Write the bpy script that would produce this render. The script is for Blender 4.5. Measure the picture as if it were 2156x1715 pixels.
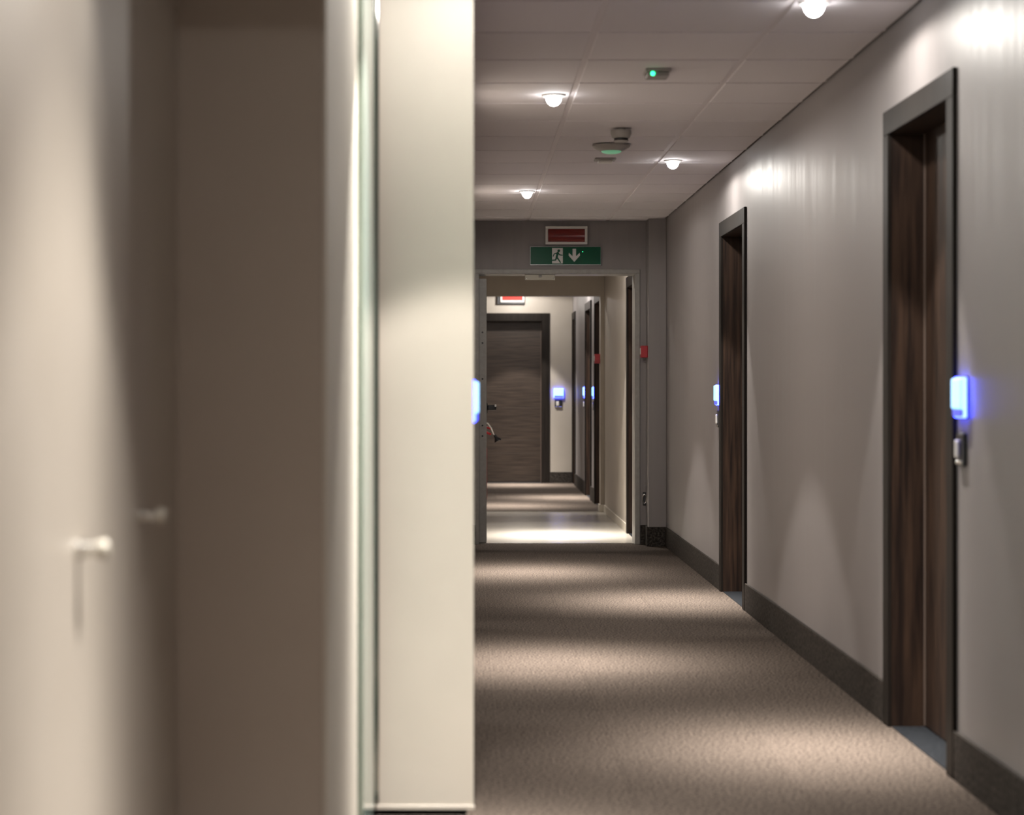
import bpy, bmesh, math, random
from mathutils import Vector, Matrix
random.seed(7)
for o in list(bpy.data.objects):
    bpy.data.objects.remove(o, do_unlink=True)
scene = bpy.context.scene
COL = scene.collection
PI = math.pi

# ------------------------------------------------------------------ camera
EYE = 1.175
cd = bpy.data.cameras.new('camera')
cd.sensor_width = 36.0
cd.lens = 36.0 * 4334.0 / 2156.0
cd.shift_x = 93.0 / 2156.0
cd.shift_y = -42.5 / 2156.0
cd.clip_start = 0.05
cd.dof.use_dof = True
cd.dof.focus_distance = 13.0
cd.dof.aperture_fstop = 3.0
cam = bpy.data.objects.new('camera', cd)
COL.objects.link(cam)
cam.location = (0, 0, EYE)
cam.rotation_euler = (PI / 2, 0, 0)
scene.camera = cam

# ------------------------------------------------------------------ world, exposure
w = bpy.data.worlds.new('world')
scene.world = w
w.use_nodes = True
w.node_tree.nodes['Background'].inputs[0].default_value = (0.02, 0.02, 0.025, 1)
w.node_tree.nodes['Background'].inputs[1].default_value = 1.0
scene.view_settings.view_transform = 'Standard'
scene.view_settings.look = 'None'
scene.view_settings.exposure = 0.0
scene.view_settings.gamma = 1.0
scene.view_settings.use_curve_mapping = False
# lamp strength per direction (watts): wide spill, reflector beam, hot centre of the beam
SPILL, BEAM, CORE = 19.0, 85.0, 1750.0
LAMP_COLOR = (1.0, 0.945, 0.875)
def lamp_power(deg):
    sp = SPILL * max(0.0, min(1.0, (89.0 - deg) / 8.0))
    be = BEAM * max(0.0, min(1.0, (35.8 - deg) / 2.6))
    return sp + be + CORE * math.exp(-(deg / 13.5) ** 2)
angs = [i * 1.0 for i in range(0, 91)] + [180.0]
ies = bpy.data.texts.new('downlight_profile')
ies.write('IESNA:LM-63-2002\nTILT=NONE\n1 1000 1 %d 1 1 2 0 0 0\n1 1 100\n' % len(angs)
          + ' '.join('%g' % a for a in angs) + '\n0\n'
          + ' '.join('%.4f' % (14.151 * lamp_power(a) / 100.0 if a <= 90 else 0.0) for a in angs) + '\n')

# ------------------------------------------------------------------ dimensions
H = 2.42                 # ceiling
XR = 1.467               # right wall of the near corridor
XL = 0.016               # left wall of the near corridor
YE = 15.42               # wall with the exit sign
XR2 = 1.29               # right wall of lobby and far corridor
Y2 = 19.40               # second opening
Y3 = 25.30               # end wall

# ------------------------------------------------------------------ materials
def new_mat(name):
    m = bpy.data.materials.new(name)
    m.use_nodes = True
    nt = m.node_tree
    return m, nt, nt.nodes['Principled BSDF']

def setc(b, col, rough, metal=0.0, spec=0.5):
    b.inputs['Base Color'].default_value = (*col, 1)
    b.inputs['Roughness'].default_value = rough
    b.inputs['Metallic'].default_value = metal
    b.inputs['Specular IOR Level'].default_value = spec

def plain(name, col, rough=0.5, metal=0.0, spec=0.5):
    m, nt, b = new_mat(name)
    setc(b, col, rough, metal, spec)
    return m

def noisy(name, c1, c2, scale, rough=0.6, stretch=(1, 1, 1), bump=0.0, bump_scale=None, spec=0.5,
          detail=6.0, rough_var=0.0, lo=0.35, hi=0.65, obj_var=0.0, coord='Object'):
    m, nt, b = new_mat(name)
    setc(b, c1, rough, 0, spec)
    N, L = nt.nodes, nt.links
    tc = N.new('ShaderNodeTexCoord')
    mp = N.new('ShaderNodeMapping')
    mp.inputs['Scale'].default_value = stretch
    L.new(tc.outputs[coord], mp.inputs['Vector'])
    n = N.new('ShaderNodeTexNoise')
    n.inputs['Scale'].default_value = scale
    n.inputs['Detail'].default_value = detail
    L.new(mp.outputs['Vector'], n.inputs['Vector'])
    r = N.new('ShaderNodeValToRGB')
    r.color_ramp.elements[0].position = lo
    r.color_ramp.elements[1].position = hi
    r.color_ramp.elements[0].color = (*c1, 1)
    r.color_ramp.elements[1].color = (*c2, 1)
    L.new(n.outputs['Fac'], r.inputs['Fac'])
    out = r.outputs['Color']
    if obj_var:
        oi = N.new('ShaderNodeObjectInfo')
        mr = N.new('ShaderNodeMapRange')
        mr.inputs['To Min'].default_value = 1 - obj_var
        mr.inputs['To Max'].default_value = 1 + obj_var
        L.new(oi.outputs['Random'], mr.inputs['Value'])
        hs = N.new('ShaderNodeHueSaturation')
        L.new(mr.outputs['Result'], hs.inputs['Value'])
        L.new(out, hs.inputs['Color'])
        out = hs.outputs['Color']
    L.new(out, b.inputs['Base Color'])
    if rough_var:
        mr = N.new('ShaderNodeMapRange')
        mr.inputs['To Min'].default_value = rough - rough_var
        mr.inputs['To Max'].default_value = rough + rough_var
        L.new(n.outputs['Fac'], mr.inputs['Value'])
        L.new(mr.outputs['Result'], b.inputs['Roughness'])
    if bump:
        n2 = n
        if bump_scale:
            n2 = N.new('ShaderNodeTexNoise')
            n2.inputs['Scale'].default_value = bump_scale
            n2.inputs['Detail'].default_value = 4
            L.new(mp.outputs['Vector'], n2.inputs['Vector'])
        bp = N.new('ShaderNodeBump')
        bp.inputs['Strength'].default_value = bump
        bp.inputs['Distance'].default_value = 0.01
        L.new(n2.outputs['Fac'], bp.inputs['Height'])
        L.new(bp.outputs['Normal'], b.inputs['Normal'])
    return m

def emit(name, col, strength, base=(0.8, 0.8, 0.8), rough=0.4):
    m, nt, b = new_mat(name)
    setc(b, base, rough)
    b.inputs['Emission Color'].default_value = (*col, 1)
    b.inputs['Emission Strength'].default_value = strength
    return m

M = {}
M['wall'] = noisy('taupe_satin_paint', (0.262, 0.243, 0.242), (0.285, 0.263, 0.260), 3.0, rough=0.47,
                  stretch=(6, 6, 0.35), bump=0.035, rough_var=0.10, spec=0.36)
M['cream'] = noisy('warm_cream_paint', (0.45, 0.405, 0.35), (0.47, 0.425, 0.37), 5.0, rough=0.45, bump=0.02)
M['pale'] = noisy('pale_cream_paint', (0.62, 0.562, 0.492), (0.64, 0.58, 0.508), 5.0, rough=0.45, bump=0.02)
M['casing'] = plain('pale_casing_paint', (0.74, 0.70, 0.62), 0.55, 0.0, 0.3)
M['brownwall'] = noisy('brown_beige_paint', (0.34, 0.29, 0.235), (0.36, 0.31, 0.25), 5.0, rough=0.6)
M['tile'] = noisy('mineral_fibre_tile', (0.64, 0.605, 0.625), (0.70, 0.66, 0.68), 180.0, rough=0.85,
                  bump=0.15, obj_var=0.03)
M['grid'] = plain('ceiling_grid_metal', (0.66, 0.615, 0.63), 0.6, 0.0, 0.3)
M['griddark'] = plain('ceiling_void', (0.12, 0.11, 0.11), 0.8)
M['carpet'] = noisy('taupe_loop_carpet', (0.013, 0.0098, 0.0079), (0.128, 0.102, 0.084), 105.0, rough=0.95, bump=0.5,
                    spec=0.08, detail=2.0, lo=0.33, hi=0.68, obj_var=0.07)
M['slate'] = noisy('slate_skirting', (0.020, 0.017, 0.015), (0.088, 0.074, 0.063), 70.0, rough=0.7, spec=0.15, bump=0.2, lo=0.4, hi=0.75)
M['wood'] = noisy('dark_wenge_veneer', (0.012, 0.0065, 0.0048), (0.044, 0.024, 0.015), 6.0, rough=0.52, spec=0.25,
                  stretch=(9, 9, 0.5), bump=0.05, rough_var=0.06, detail=8.0)
M['woodcross'] = noisy('brown_cross_grain_veneer', (0.026, 0.0175, 0.0125), (0.066, 0.046, 0.034), 5.0, rough=0.45,
                       stretch=(0.7, 1, 22), bump=0.05, detail=6.0)
M['frame'] = noisy('dark_brown_frame_lacquer', (0.012, 0.0095, 0.008), (0.020, 0.016, 0.0135), 6.0, rough=0.50,
                   stretch=(8, 8, 0.5), spec=0.12)
M['seal'] = plain('door_seal', (0.16, 0.12, 0.10), 0.4)
M['inlay'] = plain('inlay_line', (0.07, 0.055, 0.045), 0.45)
M['cap'] = plain('satin_nickel', (0.46, 0.43, 0.37), 0.35)
M['granite'] = noisy('black_polished_stone', (0.006, 0.007, 0.009), (0.016, 0.018, 0.021), 90.0, rough=0.5, spec=0.15)
M['laminate'] = noisy('pale_glossy_laminate', (0.38, 0.35, 0.30), (0.50, 0.46, 0.40), 4.0, rough=0.22,
                      stretch=(0.6, 14, 1), spec=0.6)
M['paleskirt'] = plain('beige_skirting', (0.55, 0.50, 0.42), 0.4)
M['metalgrey'] = noisy('grey_painted_steel', (0.30, 0.29, 0.27), (0.34, 0.33, 0.31), 30.0, rough=0.42, spec=0.5)
M['plate'] = plain('zinc_plate', (0.34, 0.31, 0.25), 0.45, 0.3)
M['chrome'] = plain('brushed_steel', (0.72, 0.71, 0.68), 0.22, 1.0)
M['rim'] = plain('satin_aluminium_rim', (0.34, 0.34, 0.34), 0.3, 0.8)
M['black'] = plain('black_plastic', (0.012, 0.012, 0.014), 0.35)
M['darkgrey'] = plain('dark_grey_plastic', (0.05, 0.05, 0.055), 0.4)
M['white'] = plain('white_plastic', (0.72, 0.70, 0.67), 0.45)
M['greyplastic'] = plain('grey_plastic', (0.33, 0.31, 0.29), 0.5)
M['red'] = plain('red_plastic', (0.42, 0.012, 0.02), 0.35)
M['redface'] = plain('dark_red_acrylic', (0.20, 0.018, 0.015), 0.12)
M['redlit'] = emit('lit_red_acrylic', (1.0, 0.07, 0.04), 0.55, (0.35, 0.012, 0.008), 0.7)
M['green'] = plain('safety_green_print', (0.0, 0.085, 0.040), 0.3, 0.0, 0.15)
M['pictowhite'] = plain('pictogram_white', (0.62, 0.62, 0.60), 0.35)
M['greenled'] = emit('green_led', (0.0, 1.0, 0.30), 4.0)
M['greenlens'] = emit('dim_green_lens', (0.15, 0.8, 0.4), 0.25, (0.35, 0.4, 0.36))
M['lamp'] = emit('lit_frosted_lens', (1.0, 0.98, 0.96), 40.0)
M['blue'] = emit('blue_led_edge', (0.03, 0.05, 1.0), 24.0, (0.1, 0.1, 0.5))
M['bluewhite'] = emit('blue_white_led_panel', (0.25, 0.62, 1.0), 1.6, (0.5, 0.6, 0.9))
M['blueband'] = emit('blue_sign_band', (0.10, 0.13, 0.9), 0.8, (0.1, 0.1, 0.5))
M['frontpanel'] = noisy('taupe_matt_paint', (0.50, 0.445, 0.39), (0.52, 0.465, 0.41), 4.0, rough=0.5)
gm, gnt, gb = new_mat('green_edged_glass')
setc(gb, (0.62, 0.80, 0.74), 0.06)
gb.inputs['Transmission Weight'].default_value = 0.55
gb.inputs['IOR'].default_value = 1.5
M['glass'] = gm
M['glassedge'] = plain('green_glass_edge', (0.42, 0.52, 0.46), 0.3)
M['mirror'] = plain('polished_steel', (0.60, 0.60, 0.58), 0.10, 1.0)

# ------------------------------------------------------------------ mesh helpers
def bm_box(bm, x0, x1, y0, y1, z0, z1, bevel=0.0, seg=1):
    t = bmesh.new()
    bmesh.ops.create_cube(t, size=1.0)
    bmesh.ops.scale(t, vec=(x1 - x0, y1 - y0, z1 - z0), verts=t.verts)
    bmesh.ops.translate(t, vec=((x0 + x1) / 2, (y0 + y1) / 2, (z0 + z1) / 2), verts=t.verts)
    if bevel:
        bmesh.ops.bevel(t, geom=t.edges[:], offset=bevel, segments=seg, affect='EDGES', profile=0.5)
    merge(bm, t)

def merge(bm, t):
    me = bpy.data.meshes.new('tmp')
    t.to_mesh(me)
    t.free()
    bm.from_mesh(me)
    bpy.data.meshes.remove(me)

def bm_lathe(bm, prof, n=32, mat=Matrix.Identity(4)):
    """prof: list of (r, z) from one end to the other; revolved about local z, closed by caps."""
    t = bmesh.new()
    rings = []
    for r, z in prof:
        rings.append([t.verts.new(mat @ Vector((r * math.cos(2 * PI * i / n), r * math.sin(2 * PI * i / n), z))) for i in range(n)])
    for a, b in zip(rings, rings[1:]):
        for i in range(n):
            t.faces.new((a[i], a[(i + 1) % n], b[(i + 1) % n], b[i]))
    t.faces.new(rings[0][::-1])
    t.faces.new(rings[-1])
    bmesh.ops.recalc_face_normals(t, faces=t.faces[:])
    merge(bm, t)

def bm_tube(bm, pts, rad, n=10):
    pts = [Vector(p) for p in pts]
    t = bmesh.new()
    rings = []
    rads = rad if isinstance(rad, (list, tuple)) else [rad] * len(pts)
    up = Vector((0.123, 0.97, 0.21)).normalized()
    for i, p in enumerate(pts):
        d = (pts[min(i + 1, len(pts) - 1)] - pts[max(i - 1, 0)]).normalized()
        a = d.cross(up).normalized()
        b = d.cross(a).normalized()
        rings.append([t.verts.new(p + rads[i] * (math.cos(2 * PI * k / n) * a + math.sin(2 * PI * k / n) * b)) for k in range(n)])
    for a, b in zip(rings, rings[1:]):
        for i in range(n):
            t.faces.new((a[i], a[(i + 1) % n], b[(i + 1) % n], b[i]))
    t.faces.new(rings[0][::-1])
    t.faces.new(rings[-1])
    bmesh.ops.recalc_face_normals(t, faces=t.faces[:])
    merge(bm, t)

def bm_prism(bm, poly, y0, y1):
    """poly in local x,z; extruded along y."""
    t = bmesh.new()
    a = [t.verts.new((x, y0, z)) for x, z in poly]
    b = [t.verts.new((x, y1, z)) for x, z in poly]
    n = len(poly)
    t.faces.new(a)
    t.faces.new(b[::-1])
    for i in range(n):
        t.faces.new((a[i], b[i], b[(i + 1) % n], a[(i + 1) % n]))
    bmesh.ops.recalc_face_normals(t, faces=t.faces[:])
    merge(bm, t)

def obj(name, bm, mat, parent=None, loc=(0, 0, 0), smooth=False):
    me = bpy.data.meshes.new(name)
    bm.to_mesh(me)
    bm.free()
    if smooth:
        for p in me.polygons:
            p.use_smooth = True
        try:
            me.set_sharp_from_angle(angle=math.radians(40))
        except Exception:
            pass
    me.materials.append(M[mat])
    o = bpy.data.objects.new(name, me)
    COL.objects.link(o)
    o.parent = parent
    o.location = loc
    return o

def box(name, x0, x1, y0, y1, z0, z1, mat, parent=None, bevel=0.0, seg=1):
    bm = bmesh.new()
    bm_box(bm, x0, x1, y0, y1, z0, z1, bevel, seg)
    return obj(name, bm, mat, parent)

def boxes(name, lst, mat, parent=None, bevel=0.0):
    bm = bmesh.new()
    for b in lst:
        bm_box(bm, *b, bevel)
    return obj(name, bm, mat, parent)

def tag(o, label, cat, group=None, kind=None):
    o['label'] = label
    o['category'] = cat
    if group:
        o['group'] = group
    if kind:
        o['kind'] = kind
    return o

def thing(name, loc, rz=0.0):
    o = bpy.data.objects.new(name, None)
    o.empty_display_size = 0.05
    COL.objects.link(o)
    o.location = loc
    o.rotation_euler = (0, 0, rz)
    return o

FACE_LEFT = -PI / 2      # a thing on a right-hand wall, local -y turned to world -x
FACE_RIGHT = PI / 2      # a thing on a left-hand wall
FACE_CAM = 0.0           # a thing on a wall across the corridor

# ------------------------------------------------------------------ structure: floors
fl = tag(box('floor', -0.9, 1.75, -1.6, 25.6, -0.12, -0.014, 'slate'), 'taupe carpet tile and pale laminate corridor floor', 'floor', kind='structure')
ct_bm = bmesh.new()
bm_box(ct_bm, 0.0002, 0.4998, 0.0002, 0.4998, -0.013, 0.0, 0.0003)
ct_me = bpy.data.meshes.new('carpet_tile')
ct_bm.to_mesh(ct_me)
ct_bm.free()
ct_me.materials.append(M['carpet'])
def lay_carpet(x1, cols, y0, y1):
    y = y0
    while y < y1 - 0.02:
        hh = min(0.5, y1 - y)
        for c, wx in enumerate(cols):
            o = bpy.data.objects.new('carpet_tile', ct_me)
            COL.objects.link(o)
            o.parent = fl
            o.location = (x1 - sum(cols[:c + 1]), y, 0)
            o.scale = (wx / 0.5, hh / 0.5, 1)
        y += 0.5
lay_carpet(XR, (0.5, 0.5, 0.5, 0.52), -1.5, 5.5)
lay_carpet(XR, (0.5, 0.5, 0.47), 5.5, YE + 0.06)
lay_carpet(XR2, (0.5, 0.5, 0.42), Y2 + 0.02, Y3)
# laminate planks laid across the lobby
pl_bm = bmesh.new()
bm_box(pl_bm, -0.05, XR2, 0.0006, 0.1944, -0.013, 0.0, 0.0008)
pl_me = bpy.data.meshes.new('floor_plank')
pl_bm.to_mesh(pl_me)
pl_bm.free()
pl_me.materials.append(M['laminate'])
for i in range(20):
    o = bpy.data.objects.new('floor_plank', pl_me)
    COL.objects.link(o)
    o.parent = fl
    o.location = (0, YE + 0.075 + i * 0.195, 0)
box('threshold_strip', 0.02, XR2, YE + 0.055, YE + 0.08, -0.012, 0.004, 'chrome', fl, 0.001)
box('threshold_strip', -0.1, XR2, Y2 - 0.01, Y2 + 0.02, -0.012, 0.004, 'plate', fl, 0.001)

# ------------------------------------------------------------------ structure: ceiling
ce = tag(box('ceiling', -0.9, 1.75, -1.6, 25.6, H + 0.02, H + 0.12, 'griddark'), 'suspended ceiling of pale mineral fibre tiles', 'ceiling', kind='structure')
XC = [-0.7544, -0.1544, 0.4456, 1.0456, XR]
def ceil_tile(x0, x1, y0, y1):
    key = (round(x1 - x0, 3), round(y1 - y0, 3))
    if key not in ceil_tile.cache:
        bm = bmesh.new()
        bm_box(bm, 0.012, key[0] - 0.012, 0.012, key[1] - 0.012, 0, 0.015, 0.002)
        me = bpy.data.meshes.new('ceiling_tile')
        bm.to_mesh(me)
        bm.free()
        me.materials.append(M['tile'])
        ceil_tile.cache[key] = me
    o = bpy.data.objects.new('ceiling_tile', ceil_tile.cache[key])
    COL.objects.link(o)
    o.parent = ce
    o.location = (x0, y0, H)
ceil_tile.cache = {}
rows = [7.229 + 0.6 * k for k in range(-14, 14)] + [YE]
for a, b in zip(rows, rows[1:]):
    for i in range(4):
        x0, x1 = XC[i], XC[i + 1]
        if a > 5.2 and x1 < XL:
            continue
        ceil_tile(x0, x1, a, b)
for x in XC[1:4]:
    box('ceiling_runner', x - 0.012, x + 0.012, -1.2, YE, H + 0.004, H + 0.018, 'grid', ce)
for y in rows[1:-1]:
    for i in range(4):
        if not (y > 5.2 and XC[i + 1] < XL):
            box('cross_tee', XC[i] + 0.012, XC[i + 1] - (0.012 if i < 3 else 0.0), y - 0.012, y + 0.012, H + 0.006, H + 0.018, 'grid', ce)
rows2 = [15.67 + 0.6 * k for k in range(17)]
for a, b in zip(rows2, rows2[1:]):
    box('cross_tee', -0.2, XR2, b - 0.012, b + 0.012, H + 0.006, H + 0.018, 'grid', ce)
    for x0, x1 in ((-0.2, 0.4), (0.4, 1.0), (1.0, XR2)):
        ceil_tile(x0, x1, a, min(b, Y3))

# ------------------------------------------------------------------ doors (built first as data: the walls need the holes)
# (wall x, y centre, outer width, outer height)
D_NEAR = (6.69, 1.04, 2.135)
D_FAR = (11.37, 1.09, 2.125)
D_LOB = (16.17, 0.90, 2.06)
D_C3 = (20.38, 0.96, 2.10)
D_C2 = (21.98, 1.06, 2.085)
D_C1 = (24.94, 0.68, 2.085)
FW = 0.085               # architrave width
REV = 0.115              # how far the leaf sits behind the wall face

def wall_with_doors(name, x, thick, y0, y1, doors, mat, label):
    """wall whose visible face is at x (facing -x), running y0..y1, with holes for the doors"""
    bm = bmesh.new()
    y = y0
    for yc, wd, h in sorted(doors):
        a, b = yc - wd / 2 + 0.03, yc + wd / 2 - 0.03
        bm_box(bm, x, x + thick, y, a, -0.01, H + 0.02)
        bm_box(bm, x, x + thick, a, b, h - 0.03, H + 0.02)
        y = b
    bm_box(bm, x, x + thick, y, y1, -0.01, H + 0.02)
    o = obj(name, bm, mat)
    return tag(o, label, 'wall', kind='structure')

wall_with_doors('wall_right', XR, 0.22, -1.6, YE + 0.25, [D_NEAR, D_FAR], 'wall', 'taupe satin painted corridor wall with two dark doors')
wall_with_doors('wall_right_far', XR2, 0.10, YE + 0.251, Y2, [D_LOB], 'cream', 'cream lobby wall beyond the exit doorway')
wall_with_doors('wall_right_end', XR2, 0.10, Y2 + 0.001, Y3 + 0.1, [D_C3, D_C2, D_C1], 'wall', 'grey wall of the far corridor with three dark doors')
tag(box('wall_left', -0.258, XL, 5.73, YE, 0.0, H + 0.02, 'pale'), 'pale end face of the left corridor wall', 'wall', kind='structure')
# foreground block on the left: dark face, pale side
tag(box('wall_left_near', -0.95, -0.274, 3.90, 5.728, 0.0, H + 0.02, 'frontpanel', None, 0.004, 2), 'blurred dark taupe wall corner in the left foreground', 'wall', kind='structure')
tag(box('wall_left_side', -0.95, -0.55, -1.6, 3.898, 0.0, H + 0.02, 'cream'), 'blurred cream wall at the left edge', 'wall', kind='structure')
tag(box('wall_back', -0.549, XR - 0.001, -1.7, -1.5, 0.0, H + 0.02, 'cream'), 'cream wall behind the viewer', 'wall', kind='structure')

tag(box('trim_3', -0.274, -0.268, 3.90, 4.99, 0.0, H, 'casing', None, 0.001), 'pale casing strip on the corner of the dark taupe wall', 'trim', kind='structure')
# exit-sign wall: doorway x .08..1.256, z 2.03
OX0, OX1, OZ = 0.078, 1.258, 2.028
tag(boxes('wall_end', [(XL + 0.001, OX0, YE, YE + 0.25, 0, H + 0.02), (OX1, XR - 0.001, YE, YE + 0.25, 0, H + 0.02),
                       (OX0, OX1, YE, YE + 0.25, OZ, H + 0.02)], 'wall'),
    'taupe wall above the doorway carrying the exit sign', 'wall', kind='structure')
tag(box('wall_pilaster', 1.335, XR - 0.001, 15.20, YE - 0.001, 0, H + 0.002, 'wall', None, 0.003, 2),
    'shallow boxed pilaster in the far right corner', 'wall', kind='structure')
# lobby left, lintel and far corridor
tag(boxes('wall_lobby', [(-0.25, -0.02, YE + 0.251, Y2 - 0.001, 0, H + 0.02)], 'cream'), 'cream left wall of the lobby behind the open leaf', 'wall', kind='structure')
tag(boxes('wall_lintel', [(-0.25, 1.252, Y2, Y2 + 0.2, 2.038, H + 0.02), (1.252, XR2 - 0.001, Y2, Y2 + 0.2, 0, H + 0.02),
                          (-0.25, -0.12, Y2, Y2 + 0.2, 0, 2.038)], 'brownwall'), 'brown beige lintel and jamb of the second opening', 'wall', kind='structure')
tag(box('wall_far_left', -0.30, -0.13, Y2 + 0.201, Y3 + 0.1, 0, H + 0.02, 'cream'), 'left wall of the far corridor', 'wall', kind='structure')
EX0, EX1, EZ = -0.052, 1.006, 2.086
tag(boxes('wall_far_end', [(EX1 - 0.03, XR2 - 0.001, Y3, Y3 + 0.2, 0, H + 0.02), (-0.129, EX0 + 0.03, Y3, Y3 + 0.2, 0, H + 0.02),
                           (EX0 + 0.03, EX1 - 0.03, Y3, Y3 + 0.2, EZ - 0.03, H + 0.02)], 'cream'), 'pale end wall of the far corridor', 'wall', kind='structure')

# ------------------------------------------------------------------ doors
def make_door(name, label, loc, rz, wd, h, leafmat='wood', rev=REV, lines=False, proud=0.014, fw=FW):
    t = tag(thing(name, loc, rz), label, 'door', kind='structure')
    hw = wd / 2
    for s in (-1, 1):
        a, b = sorted((s * hw, s * (hw - fw)))
        box('architrave', a, b, -proud, 0.0, 0.0, h - fw, 'frame', t, 0.002)
        a, b = sorted((s * (hw - fw), s * (hw - fw + 0.03)))
        box('jamb_lining', a, b, 0.0, rev + 0.045, 0.0, h - fw, 'wood', t)
    box('architrave', -hw, hw, -proud, 0.0, h - fw, h, 'frame', t, 0.002)
    box('head_lining', -hw + fw, hw - fw, 0.0, rev + 0.045, h - fw, h - fw + 0.03, 'wood', t)
    iw = hw - fw
    lf = box('leaf', -iw, iw, rev, rev + 0.044, 0.006, h - fw, leafmat, t)
    for s in (-1, 1):
        box('door_seal', s * (iw - 0.004) - 0.003, s * (iw - 0.004) + 0.003, rev - 0.004, rev, 0.006, h - fw, 'seal', lf)
    if lines:
        for z in (1.46, 0.92, 0.52, 0.36):
            box('inlay', -iw + 0.008, iw - 0.008, rev - 0.001, rev, z - 0.0025, z + 0.0025, 'inlay', lf)
    box('threshold', -iw, iw, 0.0, rev, -0.013, 0.002, 'granite', t)
    return t

make_door('door_1', 'dark wood door in the foreground of the right wall', (XR, D_NEAR[0], 0), FACE_LEFT, D_NEAR[1], D_NEAR[2])
make_door('door_2', 'dark wood door farther along the right wall before the exit doorway', (XR, D_FAR[0], 0), FACE_LEFT, D_FAR[1], D_FAR[2])
make_door('door_3', 'black door on the lobby right wall just past the exit doorway', (XR2, D_LOB[0], 0), FACE_LEFT, D_LOB[1], D_LOB[2], rev=0.05)
make_door('door_4', 'nearest dark door of the far corridor beside the lintel', (XR2, D_C3[0], 0), FACE_LEFT, D_C3[1], D_C3[2], rev=0.05)
make_door('door_5', 'middle dark door on the right of the far corridor', (XR2, D_C2[0], 0), FACE_LEFT, D_C2[1], D_C2[2], rev=0.05)
make_door('door_6', 'farthest dark door on the right against the end wall', (XR2, D_C1[0], 0), FACE_LEFT, D_C1[1], D_C1[2], rev=0.05)
make_door('door_7', 'brown grained door in the end wall facing the viewer', ((EX0 + EX1) / 2, Y3, 0), FACE_CAM, EX1 - EX0, EZ,
          leafmat='woodcross', rev=0.15, lines=True, fw=0.098)

# ------------------------------------------------------------------ skirting
def skirt_right(x, segs, label, mat='slate', hgt=0.145, th=0.012, name='baseboard_right'):
    for k, (a, b, lab) in enumerate(segs):
        tag(box(name, x - th, x, a, b, 0.0, hgt, mat, None, 0.0015), lab, 'baseboard', kind='structure')
n0, n1 = D_NEAR[0] - D_NEAR[1] / 2, D_NEAR[0] + D_NEAR[1] / 2
f0, f1 = D_FAR[0] - D_FAR[1] / 2, D_FAR[0] + D_FAR[1] / 2
skirt_right(XR, [(-1.5, n0, 'slate skirting in front of the nearest door'),
                 (n1, f0, 'slate skirting between the two dark doors'),
                 (f1, 15.2, 'slate skirting from the second door to the pilaster')], '')
tag(boxes('baseboard_end', [(1.335, XR - 0.013, 15.188, 15.20, 0, 0.145), (1.292, 1.334, YE - 0.012, YE, 0, 0.145),
                            (1.323, 1.335, 15.2, YE - 0.013, 0, 0.145), (XL + 0.001, 0.062, YE - 0.012, YE, 0, 0.145)], 'slate', None, 0.0015),
    'dark skirting at the exit doorway wall', 'baseboard', kind='structure')
skirt_right(XR2, [(16.62, Y2 - 0.012, 'pale beige skirting on the lobby wall')], '', 'paleskirt', 0.07, 0.012, 'baseboard_lobby')
tag(boxes('baseboard_lobby_return', [(1.243, XR2 - 0.001, Y2 - 0.011, Y2, 0, 0.07), (1.240, 1.252, Y2, Y2 + 0.2, 0, 0.07)], 'paleskirt', None, 0.0015),
    'pale beige skirting wrapping the second opening', 'baseboard', kind='structure')
skirt_right(XR2, [(20.86, 21.45, 'slate skirting between the far corridor doors beside the lintel'),
                  (22.51, 24.60, 'slate skirting before the farthest right door')], '', name='baseboard_far_right')
tag(box('baseboard_far_end', EX1, XR2 - 0.013, Y3 - 0.012, Y3, 0, 0.135, 'slate', None, 0.0015), 'slate skirting on the end wall', 'baseboard', kind='structure')
tag(boxes('trim_1', [(-0.259, XL + 0.003, 5.727, 5.73, 0.0, 0.013)], 'pale', None, 0.001), 'thin white lip at the foot of the pale wall end', 'trim', kind='structure')

# ------------------------------------------------------------------ exit doorway frame + open leaf
df = tag(thing('door_8', ((OX0 + OX1) / 2, YE, 0)), 'grey steel frame of the exit doorway', 'door frame', kind='structure')
cx = (OX0 + OX1) / 2
hw = (OX1 - OX0) / 2
for s in (-1, 1):
    a, b = sorted((s * (hw - 0.002), s * (hw + 0.030)))
    box('frame_jamb', a, b, -0.012, 0.0, 0, OZ, 'metalgrey', df, 0.002)
    a, b = sorted((s * hw, s * (hw - 0.006)))
    box('jamb_lining', a, b, 0.0, 0.255, 0, OZ, 'metalgrey', df)
box('frame_head', -hw - 0.03, hw + 0.03, -0.012, 0.0, OZ, OZ + 0.03, 'metalgrey', df, 0.002)
box('head_lining', -hw, hw, 0.0, 0.255, OZ - 0.006, OZ, 'metalgrey', df)
pl = box('closer_plate', 0.428 - cx, 0.655 - cx, 0.03, 0.036, OZ - 0.048, OZ - 0.006, 'plate', df, 0.001)
for x in (0.44, 0.643):
    bm = bmesh.new()
    bm_lathe(bm, [(0.004, 0), (0.004, 0.003), (0.002, 0.004)], 10, Matrix.Translation((x - cx, 0.03, OZ - 0.036)) @ Matrix.Rotation(PI / 2, 4, 'X'))
    obj('screw', bm, 'chrome', pl)
box('keeper', 0.530 - cx, 0.556 - cx, 0.018, 0.03, OZ - 0.028, OZ - 0.012, 'greyplastic', pl, 0.003)

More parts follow.
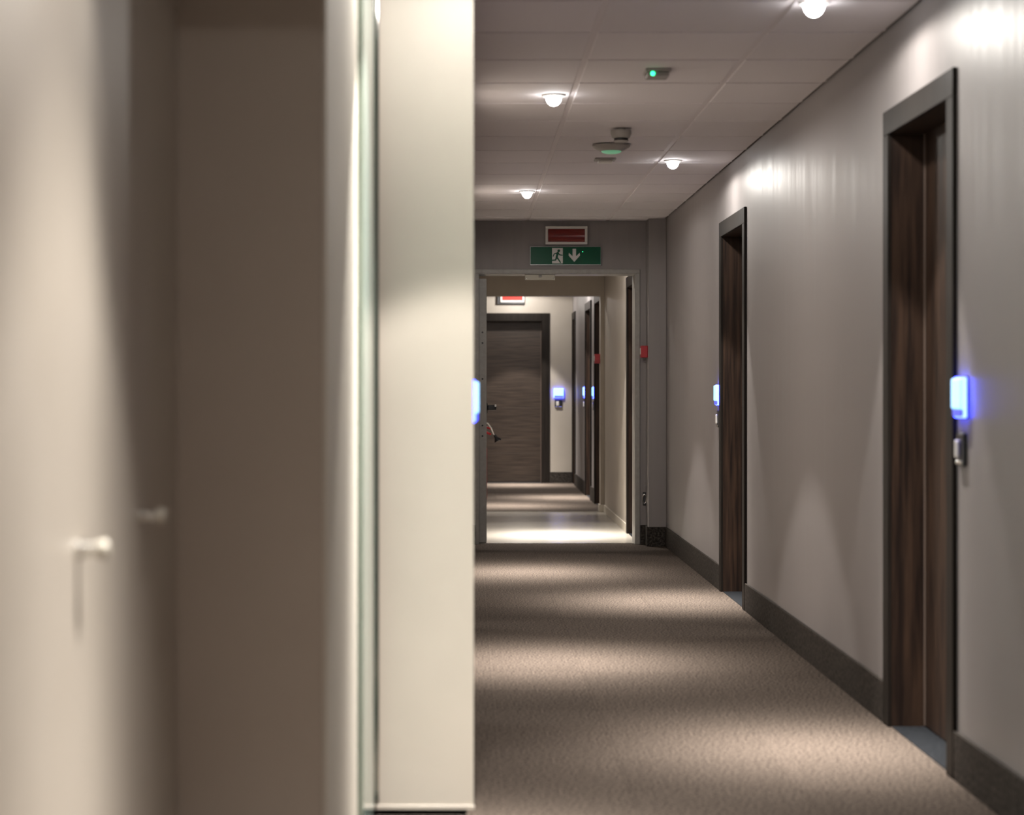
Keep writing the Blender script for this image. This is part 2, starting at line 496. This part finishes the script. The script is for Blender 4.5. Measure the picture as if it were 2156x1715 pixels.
lf = tag(thing('fire_door_leaf', (0.113, 15.49, 0.008)), 'grey fire door leaf standing open edge on at the exit doorway', 'door')
body = box('leaf', -0.029, 0.029, 0.0, 0.98, 0.0, 1.985, 'metalgrey', lf, 0.003)
box('lock_plate', -0.012, 0.012, -0.002, 0.0, 0.86, 1.10, 'greyplastic', body, 0.001)
for z in (1.58, 1.50, 1.23, 0.88, 0.80):
    bm = bmesh.new()
    bm_lathe(bm, [(0.007, 0), (0.007, 0.003)], 10, Matrix.Translation((-0.003, 0, z)) @ Matrix.Rotation(PI / 2, 4, 'X'))
    obj('bolt_hole', bm, 'black', body)
box('handle_rose', 0.029, 0.036, 0.04, 0.085, 0.97, 1.05, 'black', lf, 0.003)
bm = bmesh.new()
bm_box(bm, 0.036, 0.10, 0.052, 0.072, 0.994, 1.034, 0.006, 2)
bm_box(bm, 0.085, 0.103, 0.052, 0.18, 0.994, 1.034, 0.006, 2)
obj('lever_handle', bm, 'black', lf)
box('handle_trim', 0.088, 0.104, 0.046, 0.052, 1.02, 1.04, 'chrome', lf, 0.002)

# ------------------------------------------------------------------ downlights
def downlight(x, y, label, z=H, k=1.0, r=0.03):
    t = tag(thing('ceiling_downlight', (x, y, z)), label, 'light', 'recessed ceiling downlights')
    bm = bmesh.new()
    bm_lathe(bm, [(0.034, -0.001), (0.048, -0.001), (0.050, -0.004), (0.046, -0.007), (0.036, -0.008), (0.034, -0.006)], 32)
    obj('trim_ring', bm, 'white', t, smooth=True)
    bm = bmesh.new()
    prof = [(0.034 * math.cos(a), -0.008 - 0.040 * math.sin(a)) for a in [i * PI / 2 / 8 for i in range(8)]] + [(0.001, -0.048)]
    bm_lathe(bm, [(0.034, -0.001)] + prof, 32)
    obj('lens', bm, 'lamp', t, smooth=True)
    ld = bpy.data.lights.new('lamp_light', 'SPOT')
    ld.energy = 100.0 * k
    ld.spot_size = math.radians(178)
    ld.spot_blend = 0.0
    ld.shadow_soft_size = r
    ld.color = LAMP_COLOR
    ld.use_nodes = True
    nt = ld.node_tree
    tx = nt.nodes.new('ShaderNodeTexIES')
    tx.mode = 'INTERNAL'
    tx.ies = ies
    nt.links.new(tx.outputs['Fac'], nt.nodes['Emission'].inputs['Strength'])
    lo = bpy.data.objects.new('lamp_light', ld)
    COL.objects.link(lo)
    lo.parent = t
    lo.location = (0, 0, -0.07)
    return t
downlight(1.12, 6.66, 'lit downlight at the top edge above the nearest door')
downlight(0.366, 8.77, 'lit downlight in the left ceiling column nearest the viewer')
downlight(1.125, 11.30, 'lit downlight in the right ceiling column by the second door')
downlight(0.376, 13.07, 'lit downlight in the left ceiling column nearest the exit sign')
downlight(0.00, 5.10, 'downlight just in front of the pale wall end, above the frame')
downlight(0.05, 2.82, 'downlight beside the cream wall near the viewer, above the frame', k=1.5, r=0.10)
tag(box('light_blocker', -0.549, XR - 0.001, 2.93, 3.10, 2.0, H, 'cream'), 'bulkhead added out of view above the frame to shade the cream wall', 'blocker', kind='structure')  # added out of view; cuts the nearby lamp's light off the cream wall
downlight(0.90, 0.60, 'downlight added behind the viewer to brighten the taupe wall corner')  # extra lamp, added to lift the taupe wall face in the left foreground
downlight(0.75, 16.35, 'downlight of the lobby, hidden above the exit doorway', k=1.05)
downlight(0.40, 20.4, 'downlight just behind the second opening, hidden by its lintel')
downlight(1.00, 21.95, 'downlight by the middle far door, hidden by the lintel')
downlight(0.62, 24.78, 'downlight in front of the end door, hidden by the lintel', k=1.15)

# ------------------------------------------------------------------ ceiling devices
t = tag(thing('presence_sensor', (0.744, 8.09, H)), 'square ceiling sensor box with a bright green light', 'sensor')
bm = bmesh.new()
bm_box(bm, -0.05, 0.05, -0.065, 0.065, -0.012, 0.0, 0.003)
bm_box(bm, -0.043, 0.043, -0.055, 0.055, -0.030, -0.012, 0.005, 2)
obj('housing', bm, 'greyplastic', t)
bm = bmesh.new()
bm_lathe(bm, [(0.009, 0), (0.008, 0.003), (0.004, 0.005)], 14, Matrix.Translation((-0.022, -0.055, -0.021)) @ Matrix.Rotation(PI / 2, 4, 'X'))
obj('indicator_light', bm, 'greenled', t)

t = tag(thing('smoke_detector', (0.737, 9.90, H)), 'small cup shaped smoke detector with a dark slot', 'smoke detector')
bm = bmesh.new()
bm_lathe(bm, [(0.022, 0.0), (0.022, -0.008), (0.050, -0.010), (0.050, -0.026), (0.044, -0.044), (0.038, -0.048)], 32)
obj('base', bm, 'greyplastic', t, smooth=True)
bm = bmesh.new()
bm_lathe(bm, [(0.034, -0.048), (0.034, -0.060)], 24)
obj('smoke_slot', bm, 'black', t)
bm = bmesh.new()
bm_lathe(bm, [(0.036, -0.060), (0.034, -0.066), (0.02, -0.068)], 24)
obj('cap', bm, 'greyplastic', t, smooth=True)

t = tag(thing('emergency_light', (0.735, 10.55, H)), 'round shallow ceiling dish with a dim green lens', 'light')
bm = bmesh.new()
bm_lathe(bm, [(0.060, 0.0), (0.096, -0.004), (0.098, -0.012), (0.090, -0.020), (0.060, -0.034), (0.052, -0.036)], 40)
obj('dish', bm, 'greyplastic', t, smooth=True)
bm = bmesh.new()
bm_lathe(bm, [(0.052, -0.036), (0.046, -0.043), (0.030, -0.048), (0.008, -0.050)], 32)
obj('lens', bm, 'greenlens', t, smooth=True)

t = tag(thing('heat_detector_box', (0.748, 11.22, H)), 'small pale square box on the ceiling behind the dish', 'sensor')
bm = bmesh.new()
bm_box(bm, -0.058, 0.058, -0.058, 0.058, -0.010, 0, 0.003)
obj('base_plate', bm, 'greyplastic', t)
bm = bmesh.new()
bm_box(bm, -0.040, 0.040, -0.040, 0.040, -0.024, -0.010, 0.006, 2)
obj('cover', bm, 'white', t)

# ------------------------------------------------------------------ signs above the exit doorway
t = tag(thing('alarm_sign', (0.737, YE, 2.242)), 'red alarm panel with a pale frame above the green exit sign', 'sign')
boxes('frame', [(-0.157, 0.157, -0.045, 0, 0, 0.020), (-0.157, 0.157, -0.045, 0, 0.116, 0.136),
                (-0.157, -0.137, -0.045, 0, 0.020, 0.116), (0.137, 0.157, -0.045, 0, 0.020, 0.116)], 'white', t, 0.002)
bm = bmesh.new()
prof = [(-0.038 - 0.010 * math.cos(a), 0.068 + 0.048 * math.sin(a)) for a in [(-0.5 + i / 10) * PI for i in range(11)]]
tb = bmesh.new()
L_, R_ = [], []
for y, z in prof:
    L_.append(tb.verts.new((-0.137, y, z)))
    R_.append(tb.verts.new((0.137, y, z)))
for i in range(10):
    tb.faces.new((L_[i], R_[i], R_[i + 1], L_[i + 1]))
tb.faces.new(L_)
tb.faces.new(R_[::-1])
tb.faces.new((L_[0], L_[-1], R_[-1], R_[0]))
bmesh.ops.recalc_face_normals(tb, faces=tb.faces[:])
merge(bm, tb)
obj('red_lens', bm, 'redface', t, smooth=True)

def capsule(x0, z0, x1, z1, r0, r1=None, n=6):
    r1 = r0 if r1 is None else r1
    a = math.atan2(z1 - z0, x1 - x0)
    pts = []
    for i in range(n + 1):
        b = a + PI / 2 + PI * i / n
        pts.append((x0 + r0 * math.cos(b), z0 + r0 * math.sin(b)))
    for i in range(n + 1):
        b = a - PI / 2 + PI * i / n
        pts.append((x1 + r1 * math.cos(b), z1 + r1 * math.sin(b)))
    return pts

t = tag(thing('exit_sign', (0.731, YE, 2.088)), 'green emergency exit sign with running figure and white down arrow', 'sign')
WS, HS = 0.265, 0.139
pn = box('green_panel', -WS + 0.003, WS - 0.003, -0.030, -0.002, 0.005, HS - 0.003, 'green', t)
boxes('chrome_rim', [(-WS, WS, -0.031, 0, 0, 0.005), (-WS, WS, -0.031, 0, HS - 0.003, HS),
                     (-WS, -WS + 0.003, -0.031, 0, 0.005, HS - 0.003), (WS - 0.003, WS, -0.031, 0, 0.005, HS - 0.003)], 'rim', t, 0.001)
box('pictogram_door', -0.101, -0.021, -0.031, -0.030, 0.012, 0.128, 'pictowhite', pn)
bm = bmesh.new()
fx, fz, s = -0.061, 0.014, 0.001
figure = [(10, 93, 10, 93, 10.5, 10.5), (2, 76, -6, 46, 9, 8), (-2, 76, -24, 70, 4.5, 4), (-24, 70, -32, 52, 4, 3.5),
          (6, 76, 17, 62, 4.5, 4), (17, 62, 36, 60, 4, 3.5), (-6, 46, 8, 28, 6.5, 5), (8, 28, 22, 6, 5, 4),
          (-6, 46, -14, 24, 6.5, 5), (-14, 24, -40, 22, 5, 4)]
for k, (a, b, c, d, r0, r1) in enumerate(figure):
    if (a, b) == (c, d):
        poly = [(fx + s * (a + r0 * math.cos(2 * PI * i / 16)), fz + s * (b + r0 * math.sin(2 * PI * i / 16))) for i in range(16)]
    else:
        poly = capsule(fx + s * a, fz + s * b, fx + s * c, fz + s * d, s * r0, s * r1)
    bm_prism(bm, poly, -0.0320 - 0.00003 * k, -0.031)
obj('running_figure', bm, 'green', pn)
bm = bmesh.new()
ax = 0.065
bm_prism(bm, [(ax - 0.013, 0.122), (ax + 0.013, 0.122), (ax + 0.013, 0.066), (ax + 0.040, 0.092), (ax + 0.043, 0.072),
              (ax, 0.024), (ax - 0.043, 0.072), (ax - 0.040, 0.092), (ax - 0.013, 0.066)], -0.031, -0.030)
obj('down_arrow', bm, 'pictowhite', pn)
bm = bmesh.new()
bm_lathe(bm, [(0.0028, 0), (0.0024, 0.002), (0.001, 0.003)], 10, Matrix.Translation((0.128, -0.030, 0.100)) @ Matrix.Rotation(PI / 2, 4, 'X'))
obj('indicator_light', bm, 'greenled', pn)

t = tag(thing('lit_alarm_sign', (0.535, Y3, 2.195)), 'glowing red alarm panel above the end door, cut off by the lintel', 'sign')
box('back_box', -0.175, 0.160, -0.05, 0, 0, 0.17, 'darkgrey', t, 0.004)
boxes('frame', [(-0.135, 0.158, -0.075, -0.05, 0.022, 0.045), (-0.135, 0.158, -0.075, -0.05, 0.140, 0.163),
                (-0.135, -0.115, -0.075, -0.05, 0.045, 0.140), (0.135, 0.158, -0.075, -0.05, 0.045, 0.140)], 'white', t, 0.002)
box('red_lens', -0.115, 0.135, -0.070, -0.05, 0.045, 0.140, 'redlit', t)

# ------------------------------------------------------------------ illuminated room signs and bell buttons
def room_sign(loc, rz, label, k=0):
    t = tag(thing('room_sign', loc, rz), label, 'sign', 'blue lit room signs')
    box('back_plate', -0.060, 0.060, -0.006, 0.0, -0.062, 0.062, 'darkgrey', t, 0.002)
    box('glow_edge', -0.062, 0.062, -0.016, -0.006, -0.060, 0.060, 'blue', t, 0.004, 2)
    box('lit_panel', -0.058, 0.058, -0.026, -0.016, -0.034, 0.056, 'bluewhite', t, 0.0045, 2)
    box('blue_band', -0.050, 0.058, -0.024, -0.016, -0.056, -0.034, 'blueband', t, 0.0035, 2)
    return t
def bell(loc, rz, label):
    t = tag(thing('door_bell_switch', loc, rz), label, 'switch', 'bell switches below the room signs')
    bm = bmesh.new()
    bm_box(bm, -0.046, 0.046, -0.012, 0.0, -0.050, 0.050, 0.008, 3)
    obj('plate', bm, 'black', t)
    bm = bmesh.new()
    bm_box(bm, -0.030, 0.006, -0.022, -0.012, -0.028, 0.028, 0.006, 2)
    obj('button', bm, 'white', t)
    bm = bmesh.new()
    bm_box(bm, -0.040, 0.040, -0.015, -0.012, -0.046, -0.034, 0.001)
    obj('card_slot', bm, 'chrome', t)
    return t
ZS, ZB = 1.145, 0.992
room_sign((XR, 6.085, ZS), FACE_LEFT, 'blurred glowing blue room sign beside the nearest door')
bell((XR, 6.09, ZB), FACE_LEFT, 'dark bell switch with a pale button beside the nearest door')
room_sign((XR, 12.02, 1.13), FACE_LEFT, 'glowing blue room sign on the far side of the second door')
bell((XR, 12.00, 0.99), FACE_LEFT, 'dark bell switch at the far side of the second door')
room_sign((XL - 0.010, 5.92, 1.135), FACE_RIGHT, 'glowing blue room sign peeking past the pale wall end')
room_sign((1.115, Y3, 1.105), FACE_CAM, 'white blue room sign facing the viewer on the end wall')
bell((1.115, Y3, 0.975), FACE_CAM, 'black bell switch facing the viewer on the end wall')
room_sign((XR2, 22.62, 1.12), FACE_LEFT, 'small glowing blue room sign behind the middle far door')
bell((XR2, 22.62, 0.99), FACE_LEFT, 'tiny dark bell switch behind the middle far door')
room_sign((XR2, 20.97, 1.12), FACE_LEFT, 'small blue room sign behind the nearest far corridor door')
bell((XR2, 20.97, 0.99), FACE_LEFT, 'tiny dark bell switch behind the nearest far corridor door')

# ------------------------------------------------------------------ call points, hook, extinguisher
def call_point(loc, rz, label):
    t = tag(thing('fire_call_point', loc, rz), label, 'call point')
    box('housing', -0.043, 0.043, -0.050, 0.0, -0.044, 0.044, 'red', t, 0.004, 2)
    box('glass_window', -0.028, 0.028, -0.053, -0.050, -0.020, 0.026, 'white', t, 0.001)
    return t
call_point((1.335, 15.31, 1.44), FACE_LEFT, 'red fire call point on the pilaster by the exit doorway')
call_point((1.252, 19.52, 1.445), FACE_LEFT, 'small red fire call point inside the second opening')

t = tag(thing('door_stop_hook', (1.322, YE, 0.34)), 'small dark ring hook low on the wall right of the doorway', 'hook')
box('plate', -0.012, 0.012, -0.006, 0.0, -0.05, 0.05, 'darkgrey', t, 0.002)
bm = bmesh.new()
bm_tube(bm, [(0.0 + 0.014 * math.cos(a), -0.012, 0.034 * math.sin(a)) for a in [2 * PI * i / 20 for i in range(21)]], 0.004, 8)
obj('ring', bm, 'chrome', t, smooth=True)

t = tag(thing('fire_extinguisher', (0.098, 18.0, 0.18)), 'red fire extinguisher with black horn half hidden behind the open leaf', 'fire extinguisher')
bm = bmesh.new()
bm_lathe(bm, [(0.060, 0.0), (0.068, 0.01), (0.070, 0.03), (0.070, 0.46), (0.060, 0.51), (0.030, 0.55), (0.024, 0.57)], 32)
obj('cylinder', bm, 'red', t, smooth=True)
bm = bmesh.new()
bm_lathe(bm, [(0.020, 0.57), (0.024, 0.575), (0.024, 0.63), (0.014, 0.65)], 20)
obj('valve', bm, 'chrome', t, smooth=True)
bm = bmesh.new()
bm_tube(bm, [(0.0, 0.0, 0.650), (0.05, 0.0, 0.650), (0.100, -0.01, 0.635)], 0.009)
bm_tube(bm, [(0.0, 0.0, 0.615), (0.05, 0.0, 0.605), (0.105, -0.01, 0.585)], 0.010)
obj('squeeze_lever', bm, 'red', t, smooth=True)
bm = bmesh.new()
bm_tube(bm, [(0.0, -0.02, 0.655), (0.04, -0.03, 0.690), (0.078, -0.04, 0.680), (0.105, -0.045, 0.640), (0.125, -0.05, 0.590), (0.142, -0.05, 0.566)], 0.006)
obj('hose_arm', bm, 'white', t, smooth=True)
bm = bmesh.new()
bm_tube(bm, [(0.134, -0.05, 0.580), (0.150, -0.052, 0.556), (0.160, -0.054, 0.538), (0.166, -0.055, 0.526)], [0.010, 0.016, 0.030, 0.034], 20)
obj('horn', bm, 'black', t, smooth=True)
box('bracket', -0.118, 0.0, -0.03, 0.03, 0.34, 0.37, 'darkgrey', t, 0.002)

# ------------------------------------------------------------------ left foreground: glass leaf and standoffs
t = tag(thing('glass_panel', (-0.272, 5.12, 0.0)), 'green edged glass panel seen edge on beside the pale wall end', 'glass panel')
bm = bmesh.new()
bm_box(bm, 0.001, 0.018, -0.118, 0.565, 0.03, 2.38, 0.002, 2)
pn = obj('pane', bm, 'glass', t)
box('polished_edge', 0.001, 0.018, -0.121, -0.1185, 0.03, 2.38, 'glassedge', pn)
bm = bmesh.new()
bm_lathe(bm, [(0.006, 0.02), (0.006, 2.39)], 20, Matrix.Translation((0.021, 0.585, 0)))
obj('steel_channel', bm, 'mirror', t, smooth=True)

def standoff(y, z, label):
    t = tag(thing('wall_standoff', (-0.55, y, z)), label, 'wall fitting', 'steel standoffs on the cream wall')
    R = Matrix.Rotation(PI / 2, 4, 'Y')
    bm = bmesh.new()
    bm_lathe(bm, [(0.015, 0.0), (0.015, 0.004), (0.011, 0.006)], 24, R)
    obj('rosette', bm, 'chrome', t, smooth=True)
    bm = bmesh.new()
    bm_lathe(bm, [(0.0105, 0.006), (0.0105, 0.030)], 24, R)
    obj('stem', bm, 'chrome', t, smooth=True)
    bm = bmesh.new()
    bm_lathe(bm, [(0.0125, 0.030), (0.0138, 0.032), (0.0138, 0.040), (0.011, 0.044), (0.004, 0.045)], 24, R)
    obj('cap', bm, 'cap', t, smooth=True)
standoff(2.90, 0.947, 'pale steel standoff nearest the left edge')
standoff(3.45, 0.960, 'pale steel standoff on the dark part of the wall, deeper in')
